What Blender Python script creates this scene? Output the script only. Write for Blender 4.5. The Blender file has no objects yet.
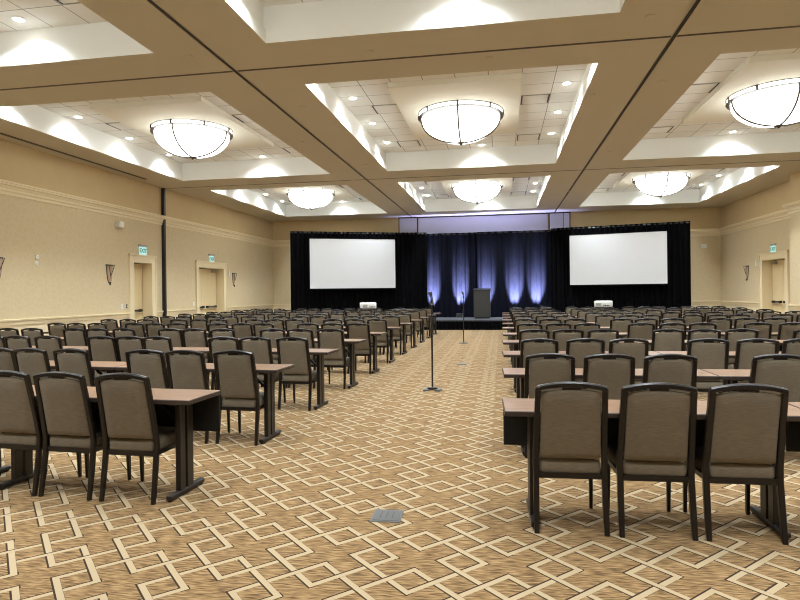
import bpy, bmesh, math, random
from mathutils import Vector, Matrix
random.seed(11)
C = bpy.context.scene.collection
PI = math.pi
D = math.degrees
scn = bpy.context.scene

# ------------------------------------------------------------------ key dimensions (metres)
EYE = 1.5
U = 3.44                       # ceiling height above the eye
CEIL = EYE + U                 # 4.94
XL, XR = -10.74, 9.15          # side walls
YF, YB = 26.69, -3.4           # stage wall, wall behind
TILE = 5.483                   # acoustic tile plane inside the coffers
CLOUD = 5.377                  # underside of the dropped centre panel
COF_X = [(-2.7463*U, -1.4054*U), (-.9151*U, .4323*U), (.9306*U, 2.2616*U)]
COF_Y = [(.158*U, 2.2215*U), (2.698*U, 4.7612*U), (5.266*U, 7.3)]
COF_Y[2] = (5.266*U, 7.2836*U)
SEAM_X = [-1.1631*U, .6833*U]
SEAM_Y = [-.124*U, 2.4726*U, 5.0694*U]

# ------------------------------------------------------------------ materials
def new_mat(name):
    m = bpy.data.materials.new(name); m.use_nodes = True
    nt = m.node_tree
    return m, nt, nt.nodes['Principled BSDF']

def srgb(r, g, b):
    f = lambda c: (c/255/12.92) if c/255 <= .04045 else ((c/255+.055)/1.055)**2.4
    return (f(r), f(g), f(b), 1)

def mat(name, col, rough=.6, metal=0, noise=0, scale=(20, 20, 20), bump=0, spec=.5, coat=0, sheen=0):
    m, nt, b = new_mat(name)
    b.inputs['Base Color'].default_value = col
    b.inputs['Roughness'].default_value = rough
    b.inputs['Metallic'].default_value = metal
    b.inputs['Specular IOR Level'].default_value = spec
    b.inputs['Coat Weight'].default_value = coat
    b.inputs['Sheen Weight'].default_value = sheen
    if noise or bump:
        tc = nt.nodes.new('ShaderNodeTexCoord'); mp = nt.nodes.new('ShaderNodeMapping')
        mp.inputs['Scale'].default_value = scale
        nz = nt.nodes.new('ShaderNodeTexNoise'); nz.inputs['Scale'].default_value = 1; nz.inputs['Detail'].default_value = 3
        nt.links.new(tc.outputs['Object'], mp.inputs[0]); nt.links.new(mp.outputs[0], nz.inputs[0])
        if noise:
            mx = nt.nodes.new('ShaderNodeMix'); mx.data_type = 'RGBA'
            mx.inputs[6].default_value = tuple(c*(1-noise) for c in col[:3])+(1,)
            mx.inputs[7].default_value = tuple(min(1, c*(1+noise)) for c in col[:3])+(1,)
            rp = nt.nodes.new('ShaderNodeMapRange'); rp.inputs[1].default_value = .3; rp.inputs[2].default_value = .7
            nt.links.new(nz.outputs['Fac'], rp.inputs[0]); nt.links.new(rp.outputs[0], mx.inputs[0])
            nt.links.new(mx.outputs[2], b.inputs['Base Color'])
        if bump:
            bp = nt.nodes.new('ShaderNodeBump'); bp.inputs['Strength'].default_value = bump; bp.inputs['Distance'].default_value = .002
            nt.links.new(nz.outputs['Fac'], bp.inputs['Height']); nt.links.new(bp.outputs[0], b.inputs['Normal'])
    return m

def emit(name, col, s):
    m, nt, b = new_mat(name)
    b.inputs['Base Color'].default_value = tuple(c*.6 for c in col[:3])+(1,)
    b.inputs['Emission Color'].default_value = col
    b.inputs['Emission Strength'].default_value = s
    return m

class NT:
    def __init__(s, nt): s.nt = nt
    def m(s, op, a, b=None, c=None):
        n = s.nt.nodes.new('ShaderNodeMath'); n.operation = op
        for i, v in enumerate((a, b, c)):
            if v is None: continue
            if isinstance(v, (int, float)): n.inputs[i].default_value = v
            else: s.nt.links.new(v, n.inputs[i])
        return n.outputs[0]
    def mix(s, f, a, b):
        n = s.nt.nodes.new('ShaderNodeMix'); n.data_type = 'RGBA'
        for i, v in ((0, f), (6, a), (7, b)):
            if isinstance(v, (int, float, tuple)): n.inputs[i].default_value = v
            else: s.nt.links.new(v, n.inputs[i])
        return n.outputs[2]

def carpet_material():
    m, nt, b = new_mat('carpet_interlaced_diamonds')
    n = NT(nt)
    tc = nt.nodes.new('ShaderNodeTexCoord')
    sp = nt.nodes.new('ShaderNodeSeparateXYZ'); nt.links.new(tc.outputs['Object'], sp.inputs[0])
    d = .50025
    x = n.m('DIVIDE', n.m('SUBTRACT', sp.outputs[0], .0219), d)
    y = n.m('DIVIDE', n.m('SUBTRACT', sp.outputs[1], 3.2639), d)
    u = n.m('ADD', x, y); v = n.m('SUBTRACT', x, y)
    ext, half = .791, .046
    rc = ext-half
    def lines(c, t):
        res = []
        for sgn in (-1, 1):
            cs = n.m('ADD', c, sgn*rc)
            k = n.m('ROUND', cs)
            dd = n.m('SUBTRACT', cs, k)
            tv = n.m('ABSOLUTE', n.m('SUBTRACT', n.m('FLOORED_MODULO', n.m('ADD', n.m('SUBTRACT', t, k), 1), 2), 1))
            inside = n.m('LESS_THAN', tv, ext)
            ln = n.m('MULTIPLY', n.m('LESS_THAN', n.m('ABSOLUTE', dd), half), inside)
            ou = n.m('MULTIPLY', n.m('LESS_THAN', n.m('ABSOLUTE', n.m('ADD', dd, .012)), half+.016), n.m('LESS_THAN', tv, ext+.02))
            res.append((ln, ou, n.m('MULTIPLY', ou, n.m('LESS_THAN', tv, .5))))
        return [n.m('MAXIMUM', res[0][q], res[1][q]) for q in range(3)]
    DL, DO, DI = lines(u, v)
    UL, UO, UI = lines(v, u)
    par = n.m('LESS_THAN', n.m('FLOORED_MODULO', n.m('ADD', n.m('FLOOR', u), n.m('FLOOR', v)), 2), .5)
    # streaky ground
    mp = nt.nodes.new('ShaderNodeMapping'); mp.inputs['Scale'].default_value = (11, 105, 1)
    nt.links.new(tc.outputs['Object'], mp.inputs[0])
    nz = nt.nodes.new('ShaderNodeTexNoise'); nz.inputs['Scale'].default_value = 1; nz.inputs['Detail'].default_value = 3
    nt.links.new(mp.outputs[0], nz.inputs[0])
    ramp = nt.nodes.new('ShaderNodeValToRGB'); e = ramp.color_ramp.elements
    e[0].position = .33; e[0].color = CARPET[0]
    e[1].position = .68; e[1].color = CARPET[2]
    k = e.new(.5); k.color = CARPET[1]
    nt.links.new(nz.outputs['Fac'], ramp.inputs[0])
    nz2 = nt.nodes.new('ShaderNodeTexNoise'); nz2.inputs['Scale'].default_value = 160
    nt.links.new(tc.outputs['Object'], nz2.inputs[0])
    line = n.mix(nz2.outputs['Fac'], CARPET[3], CARPET[4])
    dark = CARPET[5]
    ground = n.mix(n.m('MAXIMUM', UO, DO), ramp.outputs[0], dark)
    a = n.mix(UL, ground, line); a = n.mix(DI, a, dark); a = n.mix(DL, a, line)
    c = n.mix(DL, ground, line); c = n.mix(UI, c, dark); c = n.mix(UL, c, line)
    nt.links.new(n.mix(par, c, a), b.inputs['Base Color'])
    b.inputs['Roughness'].default_value = .95; b.inputs['Specular IOR Level'].default_value = .15
    bp = nt.nodes.new('ShaderNodeBump'); bp.inputs['Strength'].default_value = .25; bp.inputs['Distance'].default_value = .004
    nt.links.new(nz2.outputs['Fac'], bp.inputs['Height']); nt.links.new(bp.outputs[0], b.inputs['Normal'])
    return m

CARPET = [srgb(70, 51, 32), srgb(122, 96, 63), srgb(155, 126, 91), srgb(155, 136, 107), srgb(164, 145, 117), srgb(46, 33, 22)]

def tile_material(cx, cy, name='acoustic_tile'):
    m, nt, b = new_mat(name); n = NT(nt)
    tc = nt.nodes.new('ShaderNodeTexCoord'); sp = nt.nodes.new('ShaderNodeSeparateXYZ'); nt.links.new(tc.outputs['Object'], sp.inputs[0])
    msk = None
    for o, c0 in ((0, cx), (1, cy)):
        q = n.m('ABSOLUTE', n.m('SUBTRACT', n.m('FLOORED_MODULO', n.m('ADD', n.m('DIVIDE', n.m('SUBTRACT', sp.outputs[o], c0), .61), .5), 1), .5))
        l = n.m('LESS_THAN', q, .012)
        msk = l if msk is None else n.m('MAXIMUM', msk, l)
    nt.links.new(n.mix(msk, srgb(232, 230, 224), srgb(140, 138, 132)), b.inputs['Base Color'])
    b.inputs['Roughness'].default_value = .9
    return m

def wallpaper_material():
    m, nt, b = new_mat('vine_wallpaper'); n = NT(nt)
    tc = nt.nodes.new('ShaderNodeTexCoord')
    nz = nt.nodes.new('ShaderNodeTexNoise'); nz.inputs['Scale'].default_value = 3; nz.inputs['Detail'].default_value = 2
    nt.links.new(tc.outputs['Object'], nz.inputs[0])
    va = nt.nodes.new('ShaderNodeVectorMath'); va.operation = 'MULTIPLY_ADD'
    nt.links.new(nz.outputs['Color'], va.inputs[0]); va.inputs[1].default_value = (.35, .35, .35); nt.links.new(tc.outputs['Object'], va.inputs[2])
    vo = nt.nodes.new('ShaderNodeTexVoronoi'); vo.feature = 'DISTANCE_TO_EDGE'; vo.inputs['Scale'].default_value = 6.5
    nt.links.new(va.outputs[0], vo.inputs[0])
    f = n.m('LESS_THAN', vo.outputs['Distance'], .1)
    nt.links.new(n.mix(f, WALL[0], WALL[1]), b.inputs['Base Color'])
    b.inputs['Roughness'].default_value = .75
    return m
WALL = [srgb(208, 189, 152), srgb(211, 193, 157)]

def wood_top_material():
    m, nt, b = new_mat('laminate_wood_top'); n = NT(nt)
    tc = nt.nodes.new('ShaderNodeTexCoord'); mp = nt.nodes.new('ShaderNodeMapping'); mp.inputs['Scale'].default_value = (3, 55, 8)
    nt.links.new(tc.outputs['Object'], mp.inputs[0])
    nz = nt.nodes.new('ShaderNodeTexNoise'); nz.inputs['Scale'].default_value = 1; nz.inputs['Detail'].default_value = 4
    nt.links.new(mp.outputs[0], nz.inputs[0])
    rp = nt.nodes.new('ShaderNodeMapRange'); rp.inputs[1].default_value = .35; rp.inputs[2].default_value = .65
    nt.links.new(nz.outputs['Fac'], rp.inputs[0])
    nt.links.new(n.mix(rp.outputs[0], srgb(108, 80, 60), srgb(138, 106, 82)), b.inputs['Base Color'])
    b.inputs['Roughness'].default_value = .32
    return m

M = {}
M['carpet'] = carpet_material()
M['paper'] = wallpaper_material()
M['band'] = mat('upper_wall_paint', srgb(202, 178, 134), .8, noise=.03, scale=(2, 2, 2))
M['cream'] = mat('cream_trim_paint', srgb(228, 212, 176), .5)
M['door'] = mat('cream_door_paint', srgb(232, 212, 168), .5, noise=.05, scale=(30, 30, 1.5))
M['soffit'] = mat('tan_ceiling_paint', srgb(196, 188, 168), .85)
M['white'] = mat('white_coffer_paint', srgb(240, 241, 237), .8)
M['cloudp'] = mat('warm_white_panel_paint', srgb(228, 222, 206), .85)
M['dark'] = mat('black_metal', srgb(24, 22, 21), .45)
M['darkgroove'] = mat('dark_track_groove', srgb(40, 34, 30), .6)
M['bronze'] = mat('dark_bronze_metal', srgb(70, 56, 44), .4, metal=.6)
M['glow'] = emit('lit_frosted_glass', (.95, 1, .98, 1), 3.2)
M['lens'] = emit('downlight_lens', (1, .97, .93, 1), 12)
M['whitemetal'] = mat('white_enamel', srgb(232, 230, 224), .4)
M['grille'] = mat('white_diffuser', srgb(230, 228, 222), .7)
M['fabric'] = mat('taupe_woven_fabric', srgb(112, 101, 84), .85, noise=.16, scale=(22, 22, 190), bump=.3, sheen=.15)
M['frame'] = mat('dark_brown_frame', srgb(19, 12, 9), .36, spec=.4, noise=.15, scale=(30, 30, 8))
M['top'] = wood_top_material()
M['edge'] = mat('dark_table_edge', srgb(50, 38, 32), .45)
M['legmetal'] = mat('black_brown_metal', srgb(24, 18, 16), .4)
M['modesty'] = mat('black_modesty_panel', srgb(12, 11, 11), .7)
M['drape'] = mat('black_velour', srgb(7, 7, 9), .95, spec=.05)
M['navy'] = mat('navy_velour', srgb(15, 17, 28), .9, spec=.08)
M['screen'] = mat('projection_screen_vinyl', srgb(210, 211, 215), .7)
M['projector'] = mat('white_projector_shell', srgb(240, 240, 236), .4)
M['vent'] = mat('grey_vent', srgb(90, 90, 90), .6)
M['ventframe'] = mat('pale_vent_frame', srgb(150, 148, 142), .6)
M['podium'] = mat('charcoal_lectern_laminate', srgb(50, 49, 47), .5, noise=.06, scale=(60, 60, 4))
M['podiumdark'] = mat('black_lectern_base', srgb(18, 17, 17), .5)
M['deck'] = mat('grey_stage_deck', srgb(66, 69, 73), .7, noise=.08, scale=(12, 12, 12))
M['floorbox'] = mat('grey_floor_box_lid', srgb(78, 77, 75), .5)
M['steel'] = mat('brushed_steel', srgb(170, 168, 164), .3, metal=.8)
M['shade'] = mat('taupe_sconce_shade', srgb(186, 156, 130), .6)
M['iron'] = mat('black_iron', srgb(32, 26, 26), .45)
M['signface'] = emit('lit_exit_sign_face', (.55, .95, .95, 1), .24)
M['signgreen'] = emit('green_exit_letters', (.02, .35, .25, 1), .03)
M['alum'] = mat('aluminium', srgb(170, 168, 160), .4, metal=.5)
M['panelwhite'] = mat('white_partition_panel', srgb(196, 196, 212), .7)
M['uplens'] = emit('blue_led_lens', (.35, .4, 1, 1), 8)

# ------------------------------------------------------------------ mesh helpers
def B(): return bmesh.new()

def box(bm, x0, x1, y0, y1, z0, z1, mi=0):
    vs = [bm.verts.new((x, y, z)) for z in (z0, z1) for y in (y0, y1) for x in (x0, x1)]
    for idx in ((0, 2, 3, 1), (4, 5, 7, 6), (0, 1, 5, 4), (2, 6, 7, 3), (0, 4, 6, 2), (1, 3, 7, 5)):
        f = bm.faces.new([vs[i] for i in idx]); f.material_index = mi
    return vs

def bbox(bm, x0, x1, y0, y1, z0, z1, bev=.005, mi=0, seg=1):
    t = B(); box(t, x0, x1, y0, y1, z0, z1)
    bmesh.ops.bevel(t, geom=t.edges[:], offset=bev, segments=seg, affect='EDGES', profile=.5)
    me = bpy.data.meshes.new('tmp'); t.to_mesh(me); t.free()
    n0 = len(bm.faces); bm.from_mesh(me); bpy.data.meshes.remove(me)
    bm.faces.ensure_lookup_table()
    for f in bm.faces[n0:]: f.material_index = mi

def quad(bm, pts, mi=0):
    f = bm.faces.new([bm.verts.new(p) for p in pts]); f.material_index = mi; return f

def loft(bm, rings, cap=True, closed=True, mi=0):
    R = [[bm.verts.new(p) for p in r] for r in rings]
    n = len(R[0])
    for a, b in zip(R, R[1:]):
        for i in range(n if closed else n-1):
            j = (i+1) % n
            f = bm.faces.new((a[i], a[j], b[j], b[i])); f.material_index = mi
    if cap and closed:
        bm.faces.new(R[0][::-1]).material_index = mi; bm.faces.new(R[-1]).material_index = mi
    return R

def tube(bm, pts, r, n=8, mi=0):
    pts = [Vector(p) for p in pts]; rings = []
    for i, p in enumerate(pts):
        t = (pts[min(i+1, len(pts)-1)]-pts[max(i-1, 0)]).normalized()
        a = Vector((0, 0, 1)) if abs(t.z) < .9 else Vector((0, 1, 0))
        s = t.cross(a).normalized(); w = s.cross(t).normalized()
        rr = r[i] if isinstance(r, (list, tuple)) else r
        rings.append([p+(s*math.cos(2*PI*k/n)+w*math.sin(2*PI*k/n))*rr for k in range(n)])
    loft(bm, rings, mi=mi)

def bar(bm, p, q, w, h, mi=0):
    """rectangular bar between two points"""
    p, q = Vector(p), Vector(q); t = (q-p).normalized()
    a = Vector((0, 0, 1)) if abs(t.z) < .9 else Vector((0, 1, 0))
    s = t.cross(a).normalized(); u = s.cross(t).normalized()
    loft(bm, [[c+s*w/2*i+u*h/2*j for i, j in ((-1, -1), (1, -1), (1, 1), (-1, 1))] for c in (p, q)], mi=mi)

def lathe(bm, prof, n=24, a0=0, a1=2*PI, c=(0, 0, 0), mi=0, closed=True):
    rings = []
    for k in range(n if closed else n+1):
        t = a0+(a1-a0)*k/n
        rings.append([(c[0]+r*math.cos(t), c[1]+r*math.sin(t), c[2]+z) for r, z in prof])
    R = [[bm.verts.new(p) for p in r] for r in rings]
    m = len(prof)
    for k in range(n):
        a, b = R[k], R[(k+1) % len(R)]
        for i in range(m-1):
            f = bm.faces.new((a[i], b[i], b[i+1], a[i+1])); f.material_index = mi

def sweep_wall(bm, path, prof, mi=0):
    """profile (offset out of the wall, z) swept along a plan polyline with mitred corners; offset to the left of travel"""
    P = [Vector((p[0], p[1])) for p in path]; rings = []
    for i, p in enumerate(P):
        def nrm(a, b):
            t = (b-a).normalized(); return Vector((-t.y, t.x))
        if i == 0: m = nrm(P[0], P[1])
        elif i == len(P)-1: m = nrm(P[-2], P[-1])
        else:
            n1, n2 = nrm(P[i-1], p), nrm(p, P[i+1]); m = (n1+n2); m = m/(m.dot(n1))
        rings.append([(p.x+m.x*o, p.y+m.y*o, z) for o, z in prof])
    loft(bm, rings, mi=mi)

def obj(name, bm, mats, parent=None, smooth=False, loc=None):
    bmesh.ops.recalc_face_normals(bm, faces=bm.faces[:])
    me = bpy.data.meshes.new(name); bm.to_mesh(me); bm.free()
    for m in (mats if isinstance(mats, (list, tuple)) else [mats]): me.materials.append(m)
    if smooth:
        for p in me.polygons: p.use_smooth = True
        try: me.set_sharp_from_angle(angle=math.radians(40))
        except Exception: pass
    o = bpy.data.objects.new(name, me); C.objects.link(o)
    if parent: o.parent = parent
    if loc: o.location = loc
    return o

def struct(name, bm, mats, parent=None, smooth=False):
    o = obj(name, bm, mats, parent, smooth)
    if not parent: o['kind'] = 'structure'
    return o

def thing(name, label, cat, loc=(0, 0, 0), rz=0, group=None):
    o = bpy.data.objects.new(name, None); C.objects.link(o); o.empty_display_size = .1
    o.location = loc; o.rotation_euler = (0, 0, rz)
    o['label'] = label; o['category'] = cat
    if group: o['group'] = group
    return o

def tag(o, label, cat, group=None):
    o['label'] = label; o['category'] = cat
    if group: o['group'] = group
    return o

def dup(root, loc, rz, label, group=None):
    r = root.copy(); C.objects.link(r); r.location = loc; r.rotation_euler = (0, 0, rz); r['label'] = label
    if group: r['group'] = group
    for ch in list(root.children):
        c = ch.copy(); C.objects.link(c); c.parent = r
        for g in list(ch.children):
            d = g.copy(); C.objects.link(d); d.parent = c
    return r

ORD = ['first', 'second', 'third', 'fourth', 'fifth', 'sixth', 'seventh', 'eighth', 'ninth', 'tenth', 'eleventh', 'twelfth']

# ------------------------------------------------------------------ room shell
bm = B(); quad(bm, [(XL-.4, YB, 0), (XR+.4, YB, 0), (XR+.4, YF, 0), (XL-.4, YF, 0)]); struct('floor', bm, M['carpet'])

def walls(bm, f, s0, s1, holes):
    """f(s, z) -> point; bands of cream / paper / upper paint, with openings (s0, s1, z1)"""
    zs = sorted({0, .95, 3.75, CEIL}|{h[2] for h in holes}); ss = sorted({s0, s1}|{h[0] for h in holes}|{h[1] for h in holes})
    for a, b in zip(ss, ss[1:]):
        for p, q in zip(zs, zs[1:]):
            if any(a >= h[0]-1e-6 and b <= h[1]+1e-6 and q <= h[2]+1e-6 for h in holes): continue
            mi = 0 if q <= .95+1e-6 else (1 if q <= 3.75+1e-6 else 2)
            quad(bm, [f(a, p), f(b, p), f(b, q), f(a, q)], mi)
DT = 2.48
D1 = (4.5925*U, 4.856*U); D2 = (5.6985*U, 6.2522*U); D3 = (6.0998*U, 6.5955*U)
WM = [M['cream'], M['paper'], M['band']]
bm = B(); walls(bm, lambda s, z: (XL, s, z), YB, YF, [(D1[0], D1[1], DT), (D2[0], D2[1], DT)]); struct('wall_left', bm, WM)
XP, P0, P1 = 8.665, 15.3, 19.6          # pilaster that houses the partition track, right wall
bm = B()
walls(bm, lambda s, z: (XR, s, z), P1, YF, [(D3[0], D3[1], DT)])
walls(bm, lambda s, z: (XR, s, z), YB, P0, [])
walls(bm, lambda s, z: (XP, s, z), P0, P1, [])
walls(bm, lambda s, z: (s, P1, z), XP, XR, []); walls(bm, lambda s, z: (s, P0, z), XP, XR, [])
struct('wall_right', bm, WM)
bm = B(); walls(bm, lambda s, z: (s, YF, z), XL, XR, []); struct('wall_front', bm, WM)
bm = B(); walls(bm, lambda s, z: (s, YB, z), XL, XR, []); struct('wall_back', bm, WM)

crown = [(0, 3.74), (.03, 3.74), (.035, 3.80), (.06, 3.83), (.06, 3.87), (.10, 3.93), (.13, 3.95), (.13, 3.985), (.15, 3.99), (.15, 4.03), (0, 4.03)]
rail = [(0, .86), (.018, .86), (.022, .93), (.04, .95), (.045, .985), (.03, .99), (0, .99)]
base = [(0, 0), (.02, 0), (.02, .16), (.012, .19), (0, .19)]
front_l, front_r = (XL, YF), (XR, YF)
rpath = [(XR, YF), (XR, P1), (XP, P1), (XP, P0), (XR, P0), (XR, YB)]
# offsets lie on the left of travel, so run: right wall front -> back reversed etc.
def run(name, path, prof, m=None):
    bm = B(); sweep_wall(bm, path, prof); return struct(name, bm, m or M['cream'])
run('trim_1', [(XL, YF), (XL, YB)], crown)
run('trim_2', rpath[::-1], crown)
run('trim_3', [(XR, YF), (XL, YF)], crown)
def segs(a, b, gaps):
    out = []; p = a
    for g0, g1 in sorted(gaps): out.append((p, g0)); p = g1
    out.append((p, b)); return out
CW = .205
k = 4
for y0, y1 in segs(YB, YF, [(D1[0]-CW, D1[1]+CW), (D2[0]-CW, D2[1]+CW)]):
    run('trim_%d' % k, [(XL, y1), (XL, y0)], rail); k += 1
    run('baseboard_left', [(XL, y1), (XL, y0)], base)
for pth in ([(XR, YB), (XR, P0), (XP, P0), (XP, P1), (XR, P1), (XR, D3[0]-CW)], [(XR, D3[1]+CW), (XR, YF)]):
    run('trim_%d' % k, pth, rail); k += 1
    run('baseboard_right', pth, base)
run('trim_%d' % k, [(XR, YF), (XL, YF)], rail); k += 1
run('baseboard_front', [(XR, YF), (XL, YF)], base)

# ceiling with nine coffers
bm = B()
xs = sorted([XL-.05, XR+.05]+[v for c in COF_X for v in c]); ys = sorted([YB-.05, YF+.05]+[v for c in COF_Y for v in c])
for a, b in zip(xs, xs[1:]):
    for p, q in zip(ys, ys[1:]):
        if any(abs(a-c[0]) < 1e-6 for c in COF_X) and any(abs(p-c[0]) < 1e-6 for c in COF_Y): continue
        quad(bm, [(a, p, CEIL), (b, p, CEIL), (b, q, CEIL), (a, q, CEIL)])
ceiling = struct('ceiling', bm, M['soffit'])
LIP, SET = CEIL+.185, .06
def ring_wall(bm, x0, x1, y0, y1, z0, z1):
    P = [(x0, y0), (x1, y0), (x1, y1), (x0, y1)]
    for i in range(4):
        a, b = P[i], P[(i+1) % 4]
        quad(bm, [(*a, z0), (*b, z0), (*b, z1), (*a, z1)])
COFS = []
for j, (y0, y1) in enumerate(COF_Y):
    for i, (x0, x1) in enumerate(COF_X):
        cx, cy = (x0+x1)/2, (y0+y1)/2
        COFS.append((i, j, x0, x1, y0, y1, cx, cy))
        bm = B()
        ring_wall(bm, x0, x1, y0, y1, CEIL, LIP)
        X0, X1, Y0, Y1 = x0-SET, x1+SET, y0-SET, y1+SET
        for q in ([(X0, Y0), (X1, Y0), (x1, y0), (x0, y0)], [(X1, Y0), (X1, Y1), (x1, y1), (x1, y0)], [(X1, Y1), (X0, Y1), (x0, y1), (x1, y1)], [(X0, Y1), (X0, Y0), (x0, y0), (x0, y1)]):
            quad(bm, [(*p, LIP) for p in q])
        ring_wall(bm, X0, X1, Y0, Y1, LIP, TILE)
        obj('coffer_side', bm, M['white'], ceiling)
        bm = B(); quad(bm, [(X0, Y0, TILE), (X1, Y0, TILE), (X1, Y1, TILE), (X0, Y1, TILE)])
        obj('coffer_tile_field', bm, tile_material(cx+.03, cy), ceiling)
        bm = B(); box(bm, cx-1.255, cx+1.255, cy-1.89, cy+1.89, CLOUD, TILE-.002)
        obj('coffer_center_panel', bm, M['cloudp'], ceiling)

# partition tracks in the ceiling and on the walls
for sx in SEAM_X:
    bm = B(); box(bm, sx-.028, sx+.028, YB, YF, CEIL-.006, CEIL+.01, 0)
    for q in (-.034, .030): box(bm, sx+q, sx+q+.004+.02*(q < 0)*0, YB, YF, CEIL-.012, CEIL+.01, 1)
    struct('trim_%d' % k, bm, [M['darkgroove'], M['soffit']]); k += 1
for sy in SEAM_Y:
    bm = B(); box(bm, XL, XR, sy-.022, sy+.022, CEIL-.005, CEIL+.01); struct('trim_%d' % k, bm, M['bronze']); k += 1
bm = B(); box(bm, XL-.02, XL+.10, 17.30, 17.39, 0, CEIL-.01); struct('trim_%d' % k, bm, M['dark']); k += 1
bm = B(); box(bm, XL-.02, XL+.03, 17.39, 17.45, 0, CEIL-.01); struct('trim_%d' % k, bm, M['cream']); k += 1
bm = B(); box(bm, XP-.04, XP+.02, 17.39, 17.48, 0, CEIL-.01); struct('trim_%d' % k, bm, M['dark']); k += 1
# slot diffuser beside the left wall
bm = B()
box(bm, -10.39, -10.31, 6.0, 15.9, CEIL-.012, CEIL)
tag(obj('slot_diffuser', bm, M['dark']), 'long black linear air slot in the ceiling edge along the left wall', 'air vent')

# white partition panel wall above the stage drape
bm = B()
box(bm, -3.70, 2.06, YF-.05, YF, 0.2, CEIL-.06)
box(bm, -3.70, 2.06, YF-.06, YF, CEIL-.06, CEIL, 1)
struct('trim_%d' % k, bm, [M['panelwhite'], M['darkgroove']]); k += 1
for a, b in ((-4.6, -3.74), (2.12, 3.0)):
    bm = B(); box(bm, a, b, YF-.07, YF, 0.2, CEIL-.05); box(bm, a-.03, b+.03, YF-.09, YF, CEIL-.05, CEIL, 1)
    for q in (a, b): box(bm, q-.02, q+.02, YF-.085, YF, .2, CEIL-.05, 1)
    if a > 0: box(bm, (a+b)/2+.16, (a+b)/2+.18, YF-.08, YF, .2, CEIL-.05, 1)
    struct('trim_%d' % k, bm, [M['panelwhite'], M['darkgroove']]); k += 1

# ------------------------------------------------------------------ doors (recessed, cream)
def door(n, x, y0, y1, sgn, double):
    """x = wall plane, sgn = +1 when the room lies towards +x"""
    R = .34*-sgn
    bm = B()
    def bx(a, b, *r): box(bm, min(a, b), max(a, b), *r)
    pr = .035*sgn
    bx(x, x+pr, y0-CW, y0, 0, DT+.2); bx(x, x+pr, y1, y1+CW, 0, DT+.2); bx(x, x+pr, y0, y1, DT, DT+.2)
    bx(x, x+pr*1.6, y0-CW-.015, y0-CW+.03, 0, DT+.23); bx(x, x+pr*1.6, y1+CW-.03, y1+CW+.015, 0, DT+.23); bx(x, x+pr*1.8, y0-CW-.015, y1+CW+.015, DT+.19, DT+.24)
    # deep reveal
    bx(x, x+R, y0-.02, y0, 0, DT); bx(x, x+R, y1, y1+.02, 0, DT); bx(x, x+R, y0, y1, DT, DT+.02)
    root = struct('door_%d' % n, bm, M['cream'])
    xs_ = x+R; n_l = 2 if double else 1
    w = (y1-y0-.03)/n_l
    for i in range(n_l):
        a = y0+.015+i*w; b = a+w-.006
        lb = B(); box(lb, min(xs_, xs_+.045*sgn), max(xs_, xs_+.045*sgn), a, b, .01, DT-.02)
        for st in (.22, .5, .78):      # faint vertical grooves
            yy = a+(b-a)*st
            box(lb, min(xs_+.044*sgn, xs_+.047*sgn), max(xs_+.044*sgn, xs_+.047*sgn), yy-.006, yy+.006, .15, DT-.15)
        leaf = obj('door_panel', lb, M['door'], root)
        pb = B(); fx = xs_+.045*sgn
        box(pb, min(fx+.05*sgn, fx+.085*sgn), max(fx+.05*sgn, fx+.085*sgn), a+.10, b-.10, 1.0, 1.05)
        for yy in (a+.12, b-.2): box(pb, min(fx, fx+.08*sgn), max(fx, fx+.08*sgn), yy, yy+.08, .985, 1.065)
        obj('panic_bar', pb, M['dark'], leaf)
        sb = B(); box(sb, min(fx, fx+.05*sgn), max(fx, fx+.05*sgn), a+.05, b-.05, .94, .97)
        obj('kick_rail', sb, M['cream'], leaf)
        cb = B(); yc = a+.08 if i == 0 else b-.38
        box(cb, min(fx, fx+.07*sgn), max(fx, fx+.07*sgn), yc, yc+.30, DT-.14, DT-.05)
        bar(cb, (fx+.05*sgn, yc+.2, DT-.05), (fx+.22*sgn, yc+.1, DT-.03), .02, .012)
        obj('door_closer', cb, M['alum'], leaf)
    return root
door(1, XL, *D1, 1, False); door(2, XL, *D2, 1, True); door(3, XR, *D3, -1, True)

# ------------------------------------------------------------------ exit signs
def text_mesh(body, size, depth):
    cu = bpy.data.curves.new('exit_text', 'FONT'); cu.body = body; cu.size = size; cu.extrude = depth; cu.align_x = 'CENTER'; cu.align_y = 'CENTER'
    cu.offset = .004
    o = bpy.data.objects.new('exit_text', cu); C.objects.link(o)
    me = bpy.data.meshes.new_from_object(o.evaluated_get(bpy.context.evaluated_depsgraph_get()))
    bpy.data.objects.remove(o); bpy.data.curves.remove(cu); return me
EXIT = text_mesh('EXIT', .17, .003); EXIT.materials.clear(); EXIT.materials.append(M['signgreen'])
def exit_sign(loc, rz, label):
    t = thing('exit_sign', label, 'exit sign', loc, rz, 'exit signs')   # local: -y faces the room
    b = B(); bbox(b, -.2, .2, -.05, 0, .24, .31, .004); obj('sign_housing', b, M['alum'], t)
    b = B(); bbox(b, -.19, .19, -.035, -.022, 0, .24, .003); f = obj('sign_face', b, M['signface'], t)
    e = bpy.data.objects.new('exit_lettering', EXIT); C.objects.link(e); e.parent = f
    e.location = (0, -.037, .12); e.rotation_euler = (PI/2, 0, 0)
exit_sign((XL, 16.25, 2.72), PI/2, 'green lit exit sign above the single door left of the black track')
exit_sign((XL, 20.55, 2.70), PI/2, 'green lit exit sign above the left wall double doors near the stage')
exit_sign((XR, 21.83, 2.70), -PI/2, 'green lit exit sign above the doors on the right wall')

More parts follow.
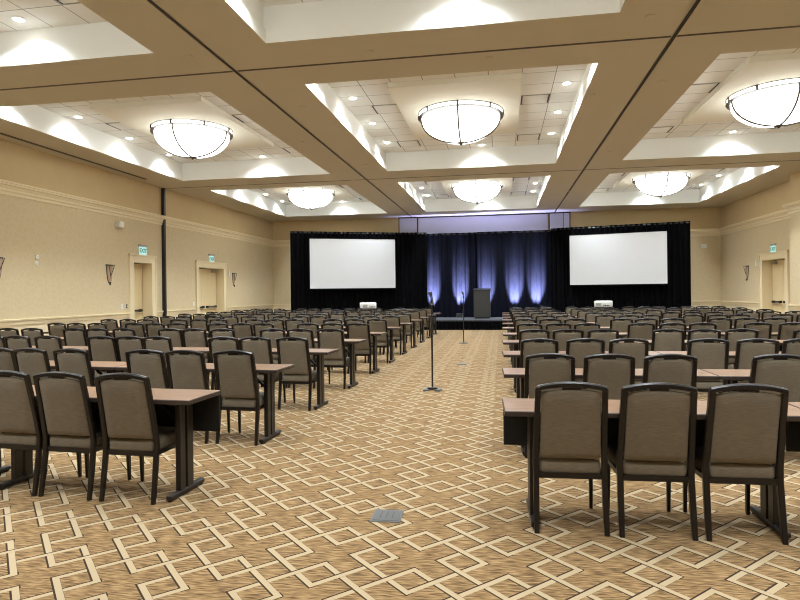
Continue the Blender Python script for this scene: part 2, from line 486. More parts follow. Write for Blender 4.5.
# ------------------------------------------------------------------ wall sconces
def sconce(loc, rz, label):
    t = thing('wall_sconce', label, 'wall lamp', loc, rz, 'shield shaped wall sconces')
    def R(z): return .125*(max(0, z/.5))**.40
    b = B(); prof = [(R(z)*.97+.004, z) for z in (.02, .06, .12, .2, .3, .4, .5)]
    lathe(b, prof, 14, PI, 2*PI, (0, 0, 0), closed=False)
    for v in b.verts: v.co.y *= .55
    s = obj('lamp_shade', b, M['shade'], t, True)
    md = s.modifiers.new('thickness', 'SOLIDIFY'); md.thickness = .006
    b = B()
    pts = [(.135*math.cos(a), .078*math.sin(a)-.004, .51) for a in [PI+PI*i/12 for i in range(13)]]
    tube(b, pts, .012, 6); bar(b, (-.145, -.01, .51), (.145, -.01, .51), .03, .035)
    obj('top_band', b, M['iron'], t)
    b = B()
    for side in (-1, 1):
        tube(b, [(side*(R(z)+.006), -.006, z) for z in (.0, .05, .12, .2, .3, .4, .51)], .010, 6)
        tube(b, [(side*(.12-.19*(1-q)), -.076*math.sin(max(.1, min(1, q))*PI/2)-.004, .5*q+.01) for q in (.1, .3, .5, .7, .85, 1)], .008, 6)
    obj('strap', b, M['iron'], t)
    b = B(); lathe(b, [(.001, -.05), (.022, -.03), (.012, -.01), (.028, .015), (.03, .035), (.001, .04)], 10, c=(0, -.03, 0)); obj('finial', b, M['iron'], t, True)
    return t
sconce((XL, 11.03, 1.83), PI/2, 'shield shaped iron sconce cut by the left edge of the photo')
sconce((XL, 14.72, 1.83), PI/2, 'shield shaped iron sconce left of the single door on the left wall')
sconce((XL, 22.43, 1.83), PI/2, 'shield shaped iron sconce right of the left wall double doors')
sconce((XR, 24.03, 1.83), -PI/2, 'shield shaped iron sconce on the right wall left of the doors')

# small wall devices
def device(name, loc, rz, w, h, d, label, cat, m='whitemetal', detail=None):
    t = thing(name, label, cat, loc, rz)
    b = B(); bbox(b, -w/2, w/2, -d, 0, 0, h, .006); obj('housing', b, M[m], t)
    b = B()
    if detail == 'grille': bbox(b, -w*.38, w*.38, -d-.008, -d+.001, h*.12, h*.88, .003)
    elif detail == 'lens': lathe(b, [(.001, -.012), (w*.25, -.010), (w*.3, 0)], 12); [setattr(v, 'co', Vector((v.co.x, -d+v.co.z, h*.6+v.co.y))) for v in b.verts]
    else: bbox(b, -w*.15, w*.15, -d-.01, -d+.001, h*.35, h*.65, .003)
    obj('front_grille' if detail == 'grille' else ('lens' if detail == 'lens' else 'toggle'), b, M['grille'], t)
device('wall_speaker', (XL, 15.08, 3.42), PI/2, .2, .17, .16, 'small white speaker box high on left wall under the crown molding', 'speaker', detail='grille')
device('fire_strobe', (XL, 12.12, 2.37), PI/2, .09, .1, .05, 'small white strobe on the left wall between two sconces', 'alarm', detail='lens')
device('thermostat', (XL, 12.12, 2.23), PI/2, .1, .1, .03, 'white thermostat just below the strobe on the left wall', 'thermostat')
device('light_switch', (XL, 15.25, 1.1), PI/2, .1, .14, .015, 'cream switch plate left of the single door on left wall', 'switch')
device('door_control', (XL, 15.47, 1.12), PI/2, .05, .12, .02, 'dark grey control plate beside the single left door casing', 'switch', 'vent')
device('light_switch', (XL, 19.24, 1.1), PI/2, .1, .14, .015, 'cream switch plate left of the double doors on left wall', 'switch')
device('fire_strobe', (XL, 21.95, 2.22), PI/2, .1, .2, .05, 'white strobe just right of the left wall double doors', 'alarm', detail='lens')
device('fire_strobe', (XR, 23.15, 2.30), -PI/2, .1, .2, .05, 'white strobe between right wall sconce and right doors', 'alarm', detail='lens')
device('wall_speaker', (8.45, YF, 3.22), 0, .2, .17, .12, 'small white speaker box on front wall right of the screen', 'speaker', detail='grille')

# ------------------------------------------------------------------ ceiling lamps, downlights, diffusers
ROWN = ['nearest', 'middle', 'farthest']; COLN = ['left', 'centre', 'right']
def make_bowl():
    t = thing('bowl_ceiling_light', '', 'ceiling light', (0, 0, 0), 0, 'bowl lamps in the ceiling coffers')   # origin on the panel underside
    b = B(); n = 40
    prof = [(.845*math.sin(a), -.10-.53*(1-0)*math.cos(a)) for a in [PI/2*i/12 for i in range(13)]]
    prof = [(max(.001, r), z) for r, z in prof]
    lathe(b, prof, n); obj('glass_bowl', b, M['glow'], t, True)
    b = B(); lathe(b, [(.905, -.012), (.905, -.088)], n); lathe(b, [(.885, -.088), (.885, -.012)], n); obj('glass_rim_band', b, M['glow'], t, True)
    b = B()
    for z in (-.01, -.092):
        lathe(b, [(.925, z-.006), (.925, z+.006), (.895, z+.006), (.895, z-.006), (.925, z-.006)], n)
    lathe(b, [(.925, -.10), (.925, -.097), (.84, -.097), (.84, -.104), (.925, -.10)], n)
    obj('rim_ring', b, M['bronze'], t)
    for k in range(8):
        a = PI/4*k; b = B(); c, s = math.cos(a), math.sin(a)
        bar(b, (.918*c, .918*s, -.095), (.918*c, .918*s, -.005), .036, .036); obj('post', b, M['bronze'], t)
    for k in range(4):
        a = PI/2*k; c, s = math.cos(a), math.sin(a); b = B()
        tube(b, [(c*(.855*math.sin(q)+.004), s*(.855*math.sin(q)+.004), -.10-.54*math.cos(q)) for q in [PI/2*i/12 for i in range(13)]][::-1], .02, 6)
        obj('rib', b, M['bronze'], t)
    b = B(); lathe(b, [(.001, -.70), (.018, -.685), (.03, -.665), (.085, -.645), (.085, -.635), (.001, -.62)], 14); obj('finial', b, M['bronze'], t, True)
    return t
def make_downlight():
    t = thing('recessed_downlight', '', 'downlight', (0, 0, 0), 0, 'recessed downlights in the coffers')
    b = B(); lathe(b, [(.095, -.001), (.095, -.007), (.078, -.010), (.072, -.003), (.072, .0)], 20); obj('trim_ring', b, M['whitemetal'], t, True)
    b = B(); lathe(b, [(.001, -.004), (.072, -.004)], 20); obj('lens', b, M['lens'], t)
    return t
def make_diffuser():
    t = thing('ceiling_diffuser', '', 'air vent', (0, 0, 0), 0, 'square air diffusers beside the coffer panels')
    b = B()
    for q in (-.29, .277): box(b, q, q+.013, -.29, .29, -.008, -.001); 
    for q in (-.29, .277): box(b, -.29, .29, q, q+.013, -.008, -.001)
    obj('frame', b, M['ventframe'], t)
    for q in (-.282, .258):
        b = B(); box(b, q, q+.024, -.27, .27, -.011, -.001); obj('slot', b, M['dark'], t)
    b = B(); bbox(b, -.24, .24, -.26, .26, -.013, -.001, .004); obj('face_panel', b, M['grille'], t)
    return t

SPOT = bpy.data.lights.new('downlight_beam', 'SPOT')
SPOT.energy = 185; SPOT.color = (.9, 1, 1.06); SPOT.spot_size = math.radians(134); SPOT.spot_blend = 1; SPOT.shadow_soft_size = .09
BULB = bpy.data.lights.new('bowl_lamp', 'POINT'); BULB.energy = 1

bowl = down = diff = None
SIDE = [-2.99, -1.15, .68, 2.50]
for (i, j, x0, x1, y0, y1, cx, cy) in COFS:
    nm = 'in the %s coffer of the %s ceiling row' % (COLN[i], ROWN[j])
    lb = 'large glowing glass bowl lamp '+nm
    if bowl is None:
        bowl = make_bowl(); bowl.location = (cx, cy, CLOUD); bowl['label'] = lb
    else: dup(bowl, (cx, cy, CLOUD), 0, lb)
    spots = [(x0+.20, cy+q, 'left side, %s from the camera' % ORD[n]) for n, q in enumerate(SIDE)]
    spots += [(x1-.20, cy+q, 'right side, %s from the camera' % ORD[n]) for n, q in enumerate(SIDE)]
    spots += [(cx+.35, y1-.25, 'far end'), (cx+.35, y0+.25, 'near end')]
    for (px, py, wd) in spots:
        lb = 'recessed downlight, %s coffer, %s ceiling row, %s' % (COLN[i], ROWN[j], wd)
        if down is None:
            down = make_downlight(); down.location = (px, py, TILE); down['label'] = lb
        else: dup(down, (px, py, TILE), 0, lb)
        s = bpy.data.objects.new('downlight_beam', SPOT); C.objects.link(s); s.location = (px, py, TILE-.02)
    for (dx, dy, wd) in ((-1.565, -.305, 'left of lamp'), (1.565, -.305, 'right of lamp'), (-1.565, 2.745, 'far left corner'), (1.565, 2.745, 'far right corner')):
        lb = 'square air diffuser, %s coffer, %s ceiling row, %s' % (COLN[i], ROWN[j], wd)
        if diff is None:
            diff = make_diffuser(); diff.location = (cx+dx, cy+dy, TILE); diff['label'] = lb
        else: dup(diff, (cx+dx, cy+dy, TILE), 0, lb)

spr = None
SPR = [(-4.41, 7.85), (-1.81, 8.19), (-3.58, 10.36), (-4.43, 12.78), (-.14, 8.75), (1.88, 7.82), (2.67, 10.3), (1.61, 10.76), (-3.53, 15.4), (-4.42, 17.42), (-3.48, 18.68), (2.71, 15.33), (2.75, 18.76), (2.39, 21.04)]
SPW = ['left beam, nearest', 'centre crossbeam, left of the bright coffer', 'left beam, second from camera', 'left beam, third from camera', 'centre crossbeam, middle', 'right crossing, nearest', 'right beam, by the right coffer corner', 'right beam, by the centre coffer corner', 'left beam, fourth from camera', 'left beam, fifth from camera', 'left beam, farthest', 'right beam, beside the middle coffer', 'right beam, second farthest', 'right beam, farthest']
for (x, y), w in zip(SPR, SPW):
    b = B(); lathe(b, [(.001, -.012), (.05, -.012), (.058, -.006), (.06, 0)], 16)
    tag(obj('sprinkler_cap', b, M['soffit'], None, True, (x, y, CEIL)), 'small round tan sprinkler cap on the ceiling, '+w, 'sprinkler', 'sprinkler caps on the tan ceiling')

# ------------------------------------------------------------------ chairs
def yb(z):          # lean of the back uprights (chair faces +y)
    if z < .42: return -.055*(1-z/.42)**1.3
    return -.105*((z-.42)/.51)**1.15
def upright(b, sx, z0, z1, n, w=.036):
    rings = []
    for i in range(n+1):
        z = z0+(z1-z0)*i/n
        xo = .2085 if z < .42 else .2085-.012*((z-.42)/.5)
        if z < .42: xo = .206+.0035*(1-z/.42)
        hw = w/2*(1 if z > .2 else .85+.15*z/.2); hd = .017 if z > .3 else .013+.004*z/.3
        y = yb(z)
        rings.append([(sx*xo+hw*i_, y+hd*j_, z) for i_, j_ in ((-.7, -1), (.7, -1), (1, -.7), (1, .7), (.7, 1), (-.7, 1), (-1, .7), (-1, -.7))])
    loft(b, rings)

def make_chair():
    t = thing('banquet_chair', '', 'chair', group='rows of banquet chairs')
    # seat cushion
    b = B(); rings = []
    def rr(hx0, hx1, y0, y1, z, r=.03):
        pts = []
        cs = [(hx1-r, y1-r, 0), (-hx1+r, y1-r, 90), (-hx0+r, y0+r, 180), (hx0-r, y0+r, 270)]
        for cx, cy, a0 in cs:
            for q in (0, 30, 60, 90):
                a = math.radians(a0+q); pts.append((cx+r*math.cos(a), cy+r*math.sin(a), z))
        return pts
    for z, ins in ((.362, .004), (.375, 0), (.418, 0), (.437, .006), (.447, .018), (.452, .045)):
        rings.append(rr(.190-ins, .213-ins, -.005+ins, .425-ins, z))
    loft(b, rings); obj('seat', b, M['fabric'], t, True)
    # backrest pad
    b = B(); rings = []; N = 8
    for i in range(N+1):
        x = -.183+.366*i/N; e = abs(x)/.183
        th = .024*(1 if e < .8 else math.sqrt(max(.06, 1-((e-.8)/.2)**2*.94)))
        zt = .903-.024*e*e; zb = .456
        zz = [zb, zb+.012, zb+.04, .58, .68, .78, zt-.03, zt-.01, zt]; pf = [.35, .8, 1, 1.15, 1.15, 1.1, 1, .75, .35]
        wx = lambda z: x*(1-.035*(z-.456)/.44)
        ring = [(wx(z), yb(z)-th*p, z) for z, p in zip(zz, pf)]+[(wx(z), yb(z)+th*p, z) for z, p in zip(zz[::-1], pf[::-1])]
        rings.append(ring)
    loft(b, rings); obj('backrest', b, M['fabric'], t, True)
    # seat frame
    b = B()
    box(b, -.195, .195, -.012, .012, .328, .364); box(b, -.195, .195, .392, .412, .332, .364)
    for s in (-1, 1): bar(b, (s*.196, 0, .348), (s*.196, .40, .348), .022, .032)
    obj('seat_frame', b, M['frame'], t)
    # back frame: uprights and arched top rail
    b = B()
    for s in (-1, 1): upright(b, s, .36, .905, 9)
    rings = []
    for i in range(13):
        q = -1+2*i/12; x = .2075*q; z = .902+.028*(1-q*q); y = yb(z)
        rings.append([(x, y+.0175*c, z+.0165*s) for c, s in ((-1, -.8), (-.6, -1), (.6, -1), (1, -.8), (1, .5), (.5, 1), (-.5, 1), (-1, .5))])
    loft(b, rings)
    obj('back_frame', b, M['frame'], t, True)
    b = B(); bbox(b, -.055, .055, yb(.91)-.013, yb(.91)+.013, .892, .92, .004); obj('hand_grip', b, M['frame'], t)
    for s in (-1, 1):
        b = B(); upright(b, s, 0, .36, 6); obj('leg', b, M['frame'], t, True)
    for s in (-1, 1):
        b = B()
        loft(b, [[(s*xx+h*i_, yy+h*j_, z) for i_, j_ in ((-1, -1), (1, -1), (1, 1), (-1, 1))] for xx, yy, z, h in ((.197, .408, 0, .010), (.196, .400, .2, .0125), (.195, .392, .362, .0135))])
        obj('leg', b, M['frame'], t)
    return t

# ------------------------------------------------------------------ tables
TW, TD, TH = 1.83, .457, .745
def make_table(panel):
    t = thing('classroom_table', '', 'table', group='rows of classroom tables')    # origin under the centre
    b = B(); bbox(b, -TW/2+.004, TW/2-.004, -TD/2+.004, TD/2-.004, TH-.012, TH, .001)
    obj('tabletop', b, M['top'], t)
    b = B(); bbox(b, -TW/2, TW/2, -TD/2, TD/2, TH-.034, TH-.0018, .003); obj('edge_band', b, M['edge'], t)
    if panel:
        b = B(); bbox(b, -TW/2+.006, TW/2-.006, TD/2-.022, TD/2-.010, .42, TH-.036, .003); obj('modesty_panel', b, M['modesty'], t)
    for s in (-1, 1):
        x = s*(TW/2-.182)
        b = B()
        bbox(b, x-.022, x+.022, -.088, -.02, .04, TH-.05, .004)
        bbox(b, x-.022, x+.022, .005, .085, .04, TH-.05, .004)
        box(b, x-.03, x+.03, -.17, .17, TH-.052, TH-.034)
        bar(b, (x, 0, .50), (x-s*.24, 0, TH-.045), .022, .022)
        l = obj('leg', b, M['legmetal'], t)
        b = B(); bbox(b, x-.024, x+.024, -.21, .235, .012, .047, .006)
        for yy in (-.19, .215): lathe(b, [(.016, 0), (.018, .013)], 8, c=(x, yy, 0))
        f = obj('foot', b, M['legmetal'], l)
    return t

PITCH = 1.667
KL, KR = .045, .034
OFF = {('L', 0): [.482, 1.005, 1.48], ('R', 0): [.397, .902, 1.40],
       ('L', 1): [.42, .95, 1.41, 2.30, 2.80], ('R', 1): [.40, .90, 1.41, 2.29],
       ('L', 2): [.45, .97, 1.41, 2.38, 2.82], ('R', 2): [.41, .93, 1.41, 2.27, 2.78]}
chair0 = None; tables0 = {True: None, False: None}
for k in range(11):
    for S in 'LR':
        if S == 'L': P = Vector((-2.20+.006*k, 3.86+PITCH*k)); dr = Vector((-math.cos(KL), math.sin(KL))); rz = -KL; sg = -1; side = 'left'
        else: P = Vector((.014+.003*k, 3.75+PITCH*k)); dr = Vector((math.cos(KR), math.sin(KR))); rz = KR; sg = 1; side = 'right'
        nr = Vector((-math.sin(rz), math.cos(rz)))
        P = P+nr*random.uniform(-.03, .03)*(k > 0)
        kept = set()
        for n in range(4):
            c = P+dr*(1.84*n+TW/2)+nr*(TD/2)
            lo = -.9675*c.y-.9-TW/2; hi = .4555*c.y+.9+TW/2
            if not (lo < c.x < hi): continue
            kept.add(n)
            lb = 'wood top table, %s block, %s row from the camera, %s from the aisle' % (side, ORD[k], ORD[n])
            if k == 0: lb = 'wood top table with a black front panel, %s block, nearest row, %s from the aisle' % (side, ORD[n])
            kind = k == 0
            if tables0[kind] is None:
                tables0[kind] = q = make_table(kind); q.location = (c.x, c.y, 0); q.rotation_euler = (0, 0, rz); q['label'] = lb
            else: dup(tables0[kind], (c.x, c.y, 0), rz, lb)
        fix = OFF.get((S, k), [])
        for n in range(4):
            for q in range(3):
                idx = n*3+q
                if idx < len(fix): o = fix[idx]
                else: o = 1.84*n+(.43, .92, 1.40)[q]+random.uniform(-.01, .02)*(1 if q != 1 else 2)
                c = P+dr*o+nr*(.022+random.uniform(-.02, .008))
                if n not in kept: continue
                lb = 'taupe banquet chair, %s block, %s row from the camera, %s from the aisle' % (side, ORD[k], ORD[idx])
                a = rz+math.radians(random.uniform(-1.5, 1.5))
                if chair0 is None:
                    chair0 = make_chair(); chair0.location = (c.x, c.y, 0); chair0.rotation_euler = (0, 0, a); chair0['label'] = lb
                else: dup(chair0, (c.x, c.y, 0), a, lb)

# ------------------------------------------------------------------ stage, lectern, drapes, screens
st = thing('stage_platform', 'low stage with grey deck and black skirt in front of the navy drape', 'stage', (-1.1, 24.18, 0))
for q in range(4):
    b = B(); bbox(b, -2.44+1.22*q+.003, -2.44+1.22*(q+1)-.003, -1.22, .9, .34, .405, .004); obj('deck_panel', b, M['deck'], st)
b = B()
def pleat(b, p, q, z0, z1, amp, wave, thick=.007, phase=0):
    p, q = Vector(p), Vector(q); L = (q-p).length; t = (q-p)/L; nr = Vector((-t.y, t.x)); n = max(4, int(L/wave*8))
    fr, bk = [], []
    for i in range(n+1):
        s = L*i/n; a = s/wave*2*PI+phase
        d = amp*(math.sin(a)+.35*math.sin(2.3*a+1.7))+amp*.5*math.sin(.37*a)
        for l, o in ((fr, 0), (bk, thick)):
            c = p+t*s+nr*(d+o); l.append(c)
    top = [[(c.x, c.y, z) for c in fr] for z in (z0, z1)]
    R = loft(b, top, cap=False, closed=False)
    R2 = loft(b, [[(c.x, c.y, z) for c in bk] for z in (z0, z1)], cap=False, closed=False)
    for i in range(n):
        b.faces.new((R[0][i], R[0][i+1], R2[0][i+1], R2[0][i])); b.faces.new((R[1][i], R[1][i+1], R2[1][i+1], R2[1][i]))
    for e in (0, n): b.faces.new((R[0][e], R[1][e], R2[1][e], R2[0][e]))
pleat(b, (-2.44, -1.245), (2.44, -1.245), .005, .335, .012, .16)
obj('skirt', b, M['drape'], st, True)

pod = thing('lectern', 'charcoal lectern standing on the stage in front of the lit drape', 'lectern', (-.765, 24.0, .405))
b = B(); bbox(b, -.30, .30, -.22, .22, 0, .07, .006); obj('base', b, M['podiumdark'], pod)
b = B()
loft(b, [[(-.33, -.24, .07), (.33, -.24, .07), (.33, .22, .07), (-.33, .22, .07)], [(-.33, -.24, 1.12), (.33, -.24, 1.12), (.33, .22, 1.19), (-.33, .22, 1.19)]])
obj('body', b, M['podium'], pod)
b = B(); loft(b, [[(-.345, -.26, 1.12), (.345, -.26, 1.12), (.345, .24, 1.185), (-.345, .24, 1.185)], [(-.345, -.26, 1.15), (.345, -.26, 1.15), (.345, .24, 1.215), (-.345, .24, 1.215)]])
obj('reading_top', b, M['podiumdark'], pod)

mon = thing('stage_monitor', 'small black stage box on the stage left of the lectern', 'speaker', (-1.75, 24.95, .405))
b = B(); loft(b, [[(-.14, -.1, 0), (.14, -.1, 0), (.14, .1, 0), (-.14, .1, 0)], [(-.13, -.03, .17), (.13, -.03, .17), (.13, .09, .17), (-.13, .09, .17)]]); obj('cabinet', b, M['podiumdark'], mon)
b = B(); quad(b, [(-.11, -.092, .02), (.11, -.092, .02), (.105, -.05, .14), (-.105, -.05, .14)]); bmesh.ops.solidify(b, geom=b.faces[:], thickness=.004); obj('grille', b, M['dark'], mon)

def drape(name, label, pts, z1, m, amp=.035, wave=.19, posts=True, grp=None):
    o = Vector(((pts[0][0]+pts[-1][0])/2, (pts[0][1]+pts[-1][1])/2, 0))
    t = thing(name, label, 'curtain', o, 0, grp)
    b = B()
    for n, (p, q) in enumerate(zip(pts, pts[1:])):
        pleat(b, (p[0]-o.x, p[1]-o.y), (q[0]-o.x, q[1]-o.y), .01, z1, amp, wave, phase=n*2.1)
    obj('curtain_cloth', b, m, t, True)
    b = B()
    for p, q in zip(pts, pts[1:]): tube(b, [(p[0]-o.x, p[1]-o.y+.01, z1-.06), (q[0]-o.x, q[1]-o.y, z1-.06)], .022, 8)
    obj('cross_rod', b, M['dark'], t)
    for e, p in enumerate((pts[0], pts[-1])):
        b = B(); px, py = p[0]-o.x+(.3 if e == 0 else -.3), p[1]-o.y+.16
        tube(b, [(px, py, .01), (px, py, z1-.08)], .025, 8); box(b, px-.2, px+.2, py-.02, py+.36, 0, .012)
        obj('upright', b, M['dark'], t)
    return t
TOPZ = 4.09
drape('stage_drape', 'black pleated drape wing around the left projection screen', [(-8.62, 23.28), (-4.43, 25.08), (-3.17, 25.42)], TOPZ, M['drape'])
drape('stage_drape', 'black pleated drape wing around the right projection screen', [(2.05, 25.22), (2.62, 25.05), (7.12, 23.9)], TOPZ, M['drape'])
drape('stage_drape', 'navy drape panel at the left behind the stage, lit by two blue uplights', [(-3.9, 25.98), (-.86, 25.98)], TOPZ, M['navy'], .04, .26)
drape('stage_drape', 'navy drape panel at the right behind the lectern, lit by three blue uplights', [(-1.02, 25.80), (2.6, 25.80)], TOPZ, M['navy'], .028, .30)

def screen(label, p, q, z0, z1):
    """p, q: left and right ends in plan, screen stands in front of its drape"""
    p, q = Vector(p), Vector(q); c = (p+q)/2; a = math.atan2((q-p).y, (q-p).x); w = (q-p).length
    t = thing('projection_screen', label, 'projection screen', (c.x, c.y, 0), a, 'projection screens')
    b = B(); box(b, -w/2, w/2, -.012, 0, z0, z1); obj('screen_surface', b, M['screen'], t)
    b = B()
    for x0, x1, a0, a1 in ((-w/2-.06, -w/2, z0-.06, z1+.06), (w/2, w/2+.06, z0-.06, z1+.06), (-w/2, w/2, z0-.06, z0), (-w/2, w/2, z1, z1+.06)): box(b, x0, x1, -.02, .01, a0, a1)
    obj('frame', b, M['drape'], t)
    for s in (-1, 1):
        b = B(); tube(b, [(s*(w/2+.03), .0, .015), (s*(w/2+.03), .0, z0)], .022, 8); box(b, s*(w/2+.03)-.03, s*(w/2+.03)+.03, -.3, .06, 0, .018)
        obj('leg', b, M['drape'], t)
def shift(p, q, d):
    p, q = Vector(p), Vector(q); t = (q-p).normalized(); n = Vector((t.y, -t.x)); return p+n*d, q+n*d
screen('blank white projection screen in the left black drape', *shift((-7.90, 23.59), (-4.55, 25.03), .16), 1.69, 3.77)
screen('blank white projection screen in the right black drape', *shift((2.82, 25.0), (6.33, 24.10), .16), 1.72, 3.73)

def projector(label, cl, x, y, aim):
    rz = math.atan2(aim[1]-y, aim[0]-x)-PI/2
    ct = thing('projector_cart', cl, 'cart', (x, y, 0), rz, 'projector carts among the tables')
    b = B(); bbox(b, -.3, .3, -.24, .24, .90, .93, .004); obj('top_shelf', b, M['dark'], ct)
    b = B(); bbox(b, -.28, .28, -.22, .22, .30, .32, .004); obj('lower_shelf', b, M['dark'], ct)
    for sx in (-1, 1):
        for sy in (-1, 1):
            b = B(); bbox(b, sx*.26-.015, sx*.26+.015, sy*.2-.015, sy*.2+.015, .06, .90, .003); l = obj('leg', b, M['dark'], ct)
            b = B(); tube(b, [(sx*.26-.012, sy*.2, .03), (sx*.26+.012, sy*.2, .03)], .03, 10); obj('caster', b, M['dark'], l)
    t = thing('projector', label, 'projector', (x, y, .93), rz, 'white projectors')
    b = B(); bbox(b, -.265, .265, -.21, .21, .02, .22, .03, seg=3); obj('shell', b, M['projector'], t, True)
    b = B()
    for i in range(6): box(b, -.2, -.05, -.214, -.205, .055+.018*i, .063+.018*i)
    for i in range(4): box(b, .02+.05*i, .055+.05*i, -.214, -.205, .06, .095)
    obj('rear_vent', b, M['vent'], t)
    b = B(); lathe(b, [(.001, .0), (.05, .0), (.06, .05)], 16)
    for v in b.verts: v.co = Vector((v.co.x, .2+v.co.z, .12+v.co.y))
    obj('lens', b, M['dark'], t, True)
    for sx in (-1, 1):
        for sy in (-1, 1):
            b = B(); lathe(b, [(.001, 0), (.02, 0), (.02, .024)], 8, c=(sx*.2, sy*.15, 0)); obj('foot', b, M['dark'], t)
projector('white projector behind the last left rows facing the left screen', 'black projector cart under the left white projector', -4.57, 19.94, (-6.2, 24.3))
projector('white projector behind the last right rows facing the right screen', 'black projector cart under the right white projector', 3.26, 19.86, (4.6, 24.6))

# ------------------------------------------------------------------ uplights
UPX = [-2.99, -1.76, -.62, .58, 1.50]
UPD = bpy.data.lights.new('uplight_beam', 'SPOT'); UPD.energy = 6500; UPD.color = (.62, .65, 1); UPD.spot_size = math.radians(31); UPD.spot_blend = 1; UPD.shadow_soft_size = .05
def uplight(x, y, label, ty, tz, data, tx=0):
    t = thing('uplight', label, 'stage light', (x, y, 0), 0, 'blue uplights on the floor')
    b = B(); lathe(b, [(.001, .06), (.085, .06), (.095, .10), (.095, .22), (.08, .225)], 16); obj('lamp_body', b, M['dark'], t, True)
    b = B(); lathe(b, [(.001, .215), (.08, .215)], 16); obj('lens', b, M['uplens'], t)
    b = B(); box(b, -.12, .12, -.02, .02, 0, .012)
    for s in (-1, 1): box(b, s*.11-.006, s*.11+.006, -.02, .02, 0, .16)
    obj('bracket', b, M['dark'], t)
    l = bpy.data.objects.new('uplight_beam', data); C.objects.link(l); l.location = (x, y, .26)
    l.rotation_euler = (Vector((tx, ty-y, tz-.26))).to_track_quat('-Z', 'Y').to_euler()
UPW = ['first blue uplight from the left behind the stage', 'second blue uplight from the left behind the stage', 'third blue uplight from the left, behind the lectern', 'fourth blue uplight from the left, right of the lectern', 'rightmost blue uplight at the foot of the drape']
for x, w in zip(UPX, UPW): uplight(x, 25.47 if x < -1 else 25.27, w, 25.92 if x < -1 else 25.74, 1.38, UPD)
WASH = bpy.data.lights.new('wall_wash_beam', 'SPOT'); WASH.energy = 960; WASH.color = (.42, .46, 1); WASH.spot_size = math.radians(70); WASH.spot_blend = 1; WASH.shadow_soft_size = .08
for x, w in ((-2.6, 'wash light behind the drape at the left of the white panel'), (-.8, 'wash light behind the drape at the middle of the white panel'), (1.0, 'wash light behind the drape at the right of the white panel')):
    uplight(x, 26.2, w, 26.35, 5.0, WASH)

# ------------------------------------------------------------------ microphone stands, floor boxes
def mic_stand(label, x, y, kind, h):
    t = thing('microphone_stand', label, 'microphone stand', (x, y, 0), 0, 'microphone stands in the aisle')
    if kind == 'plates':
        b = B()
        for s in (-1, 1):
            loft(b, [[(s*.045, -.13, z), (s*.13, -.13, z), (s*.148, .0, z), (s*.12, .11, z), (s*.06, .06, z)] for z in (.0, .022)])
        obj('base_plate', b, M['floorbox'], t)
        b = B(); bbox(b, -.075, .075, -.035, .035, .012, .045, .006); obj('base_hub', b, M['dark'], t)
    else:
        b = B(); lathe(b, [(.001, 0), (.135, 0), (.135, .012), (.05, .028), (.001, .03)], 24); obj('base_plate', b, M['dark'], t, True)
    b = B(); tube(b, [(0, 0, .03), (0, 0, .83)], .0145, 10); obj('lower_tube', b, M['dark'], t, True)
    b = B(); tube(b, [(0, 0, .81), (0, 0, .99)], [.02, .022], 10); obj('clutch', b, M['dark'], t, True)
    b = B(); tube(b, [(0, 0, .99), (0, 0, h-.2)], .0105, 10); obj('upper_tube', b, M['dark'], t, True)
    b = B(); tube(b, [(0, 0, h-.2), (0, 0, h-.17)], .016, 10); obj('thread_collar', b, M['steel'], t, True)
    b = B(); tube(b, [(0, 0, h-.18), (.004, -.004, h-.15), (.008, -.008, h-.125)], [.012, .017, .02], 10); obj('clip', b, M['dark'], t, True)
    b = B(); tube(b, [(.022, -.03, h-.17), (-.008, .012, h-.065)], [.013, .019], 10); tube(b, [(-.008, .012, h-.065), (-.014, .02, h-.045), (-.026, .036, h-.01), (-.03, .042, h)], [.021, .03, .031, .014], 12)
    obj('microphone', b, M['dark'], t, True)
mic_stand('black microphone stand on flat plate base in the aisle, nearest the camera', -1.05, 8.92, 'plates', 1.50)
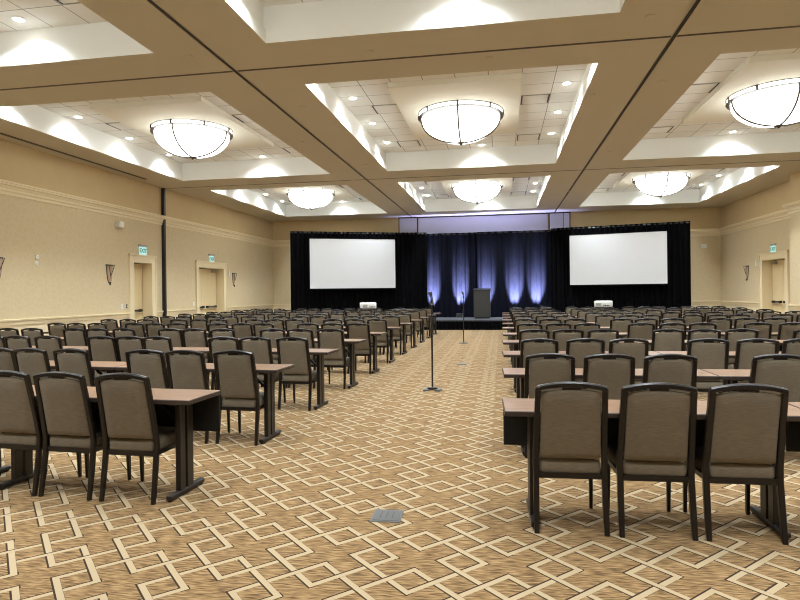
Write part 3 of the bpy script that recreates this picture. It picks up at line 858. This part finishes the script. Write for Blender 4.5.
mic_stand('black microphone stand on round base in the aisle near the stage', -1.09, 17.16, 'round', 1.49)

def floor_box(x, y, rz, label):
    t = thing('floor_box', label, 'floor outlet', (x, y, 0), rz, 'floor outlet boxes in the aisle')
    b = B(); bbox(b, -.1, .1, -.105, .105, 0, .006, .002); obj('frame', b, M['vent'], t)
    b = B(); bbox(b, -.088, .088, -.093, .093, .004, .010, .002); l = obj('lid', b, M['floorbox'], t)
    b = B()
    for q in (-.04, 0, .04): box(b, q-.003, q+.003, -.06, .06, .0098, .0108)
    obj('grip_slot', b, M['dark'], l)
floor_box(-.768, 3.86, .03, 'grey metal floor box lid in the carpet nearest the camera')
floor_box(-.82, 12.2, 0, 'grey floor box lid in the aisle between two microphone stands')
floor_box(-.84, 20.8, 0, 'small grey floor box lid in the aisle just before the stage')

# ------------------------------------------------------------------ camera, world, colour
cam = bpy.data.cameras.new('camera'); cam.sensor_width = 36; cam.lens = 587.1/800*36; cam.shift_y = -(300-292.2)/800
cam.clip_end = 200
co = bpy.data.objects.new('camera', cam); C.objects.link(co)
a, r = .1707, .011
fw = Vector((-math.sin(a), math.cos(a), 0)); rt = Vector((math.cos(a), math.sin(a), 0)); up = Vector((0, 0, 1))
rt2 = rt*math.cos(r)-up*math.sin(r); up2 = rt*math.sin(r)+up*math.cos(r)
mw = Matrix((rt2, up2, -fw)).transposed().to_4x4(); mw.translation = (0, 0, EYE)
co.matrix_world = mw
scn.camera = co

w = bpy.data.worlds.new('world'); scn.world = w; w.use_nodes = True
w.node_tree.nodes['Background'].inputs[0].default_value = (.05, .045, .04, 1)
w.node_tree.nodes['Background'].inputs[1].default_value = .3

vs = scn.view_settings
vs.view_transform = 'Standard'; vs.look = 'None'; vs.gamma = 1; vs.use_curve_mapping = False
vs.exposure = 1.3
cy = scn.cycles
cy.use_denoising = True
cy.filter_width = 1.1
cy.max_bounces = 8; cy.diffuse_bounces = 5; cy.glossy_bounces = 3
cy.sample_clamp_indirect = 6
cy.use_light_tree = True
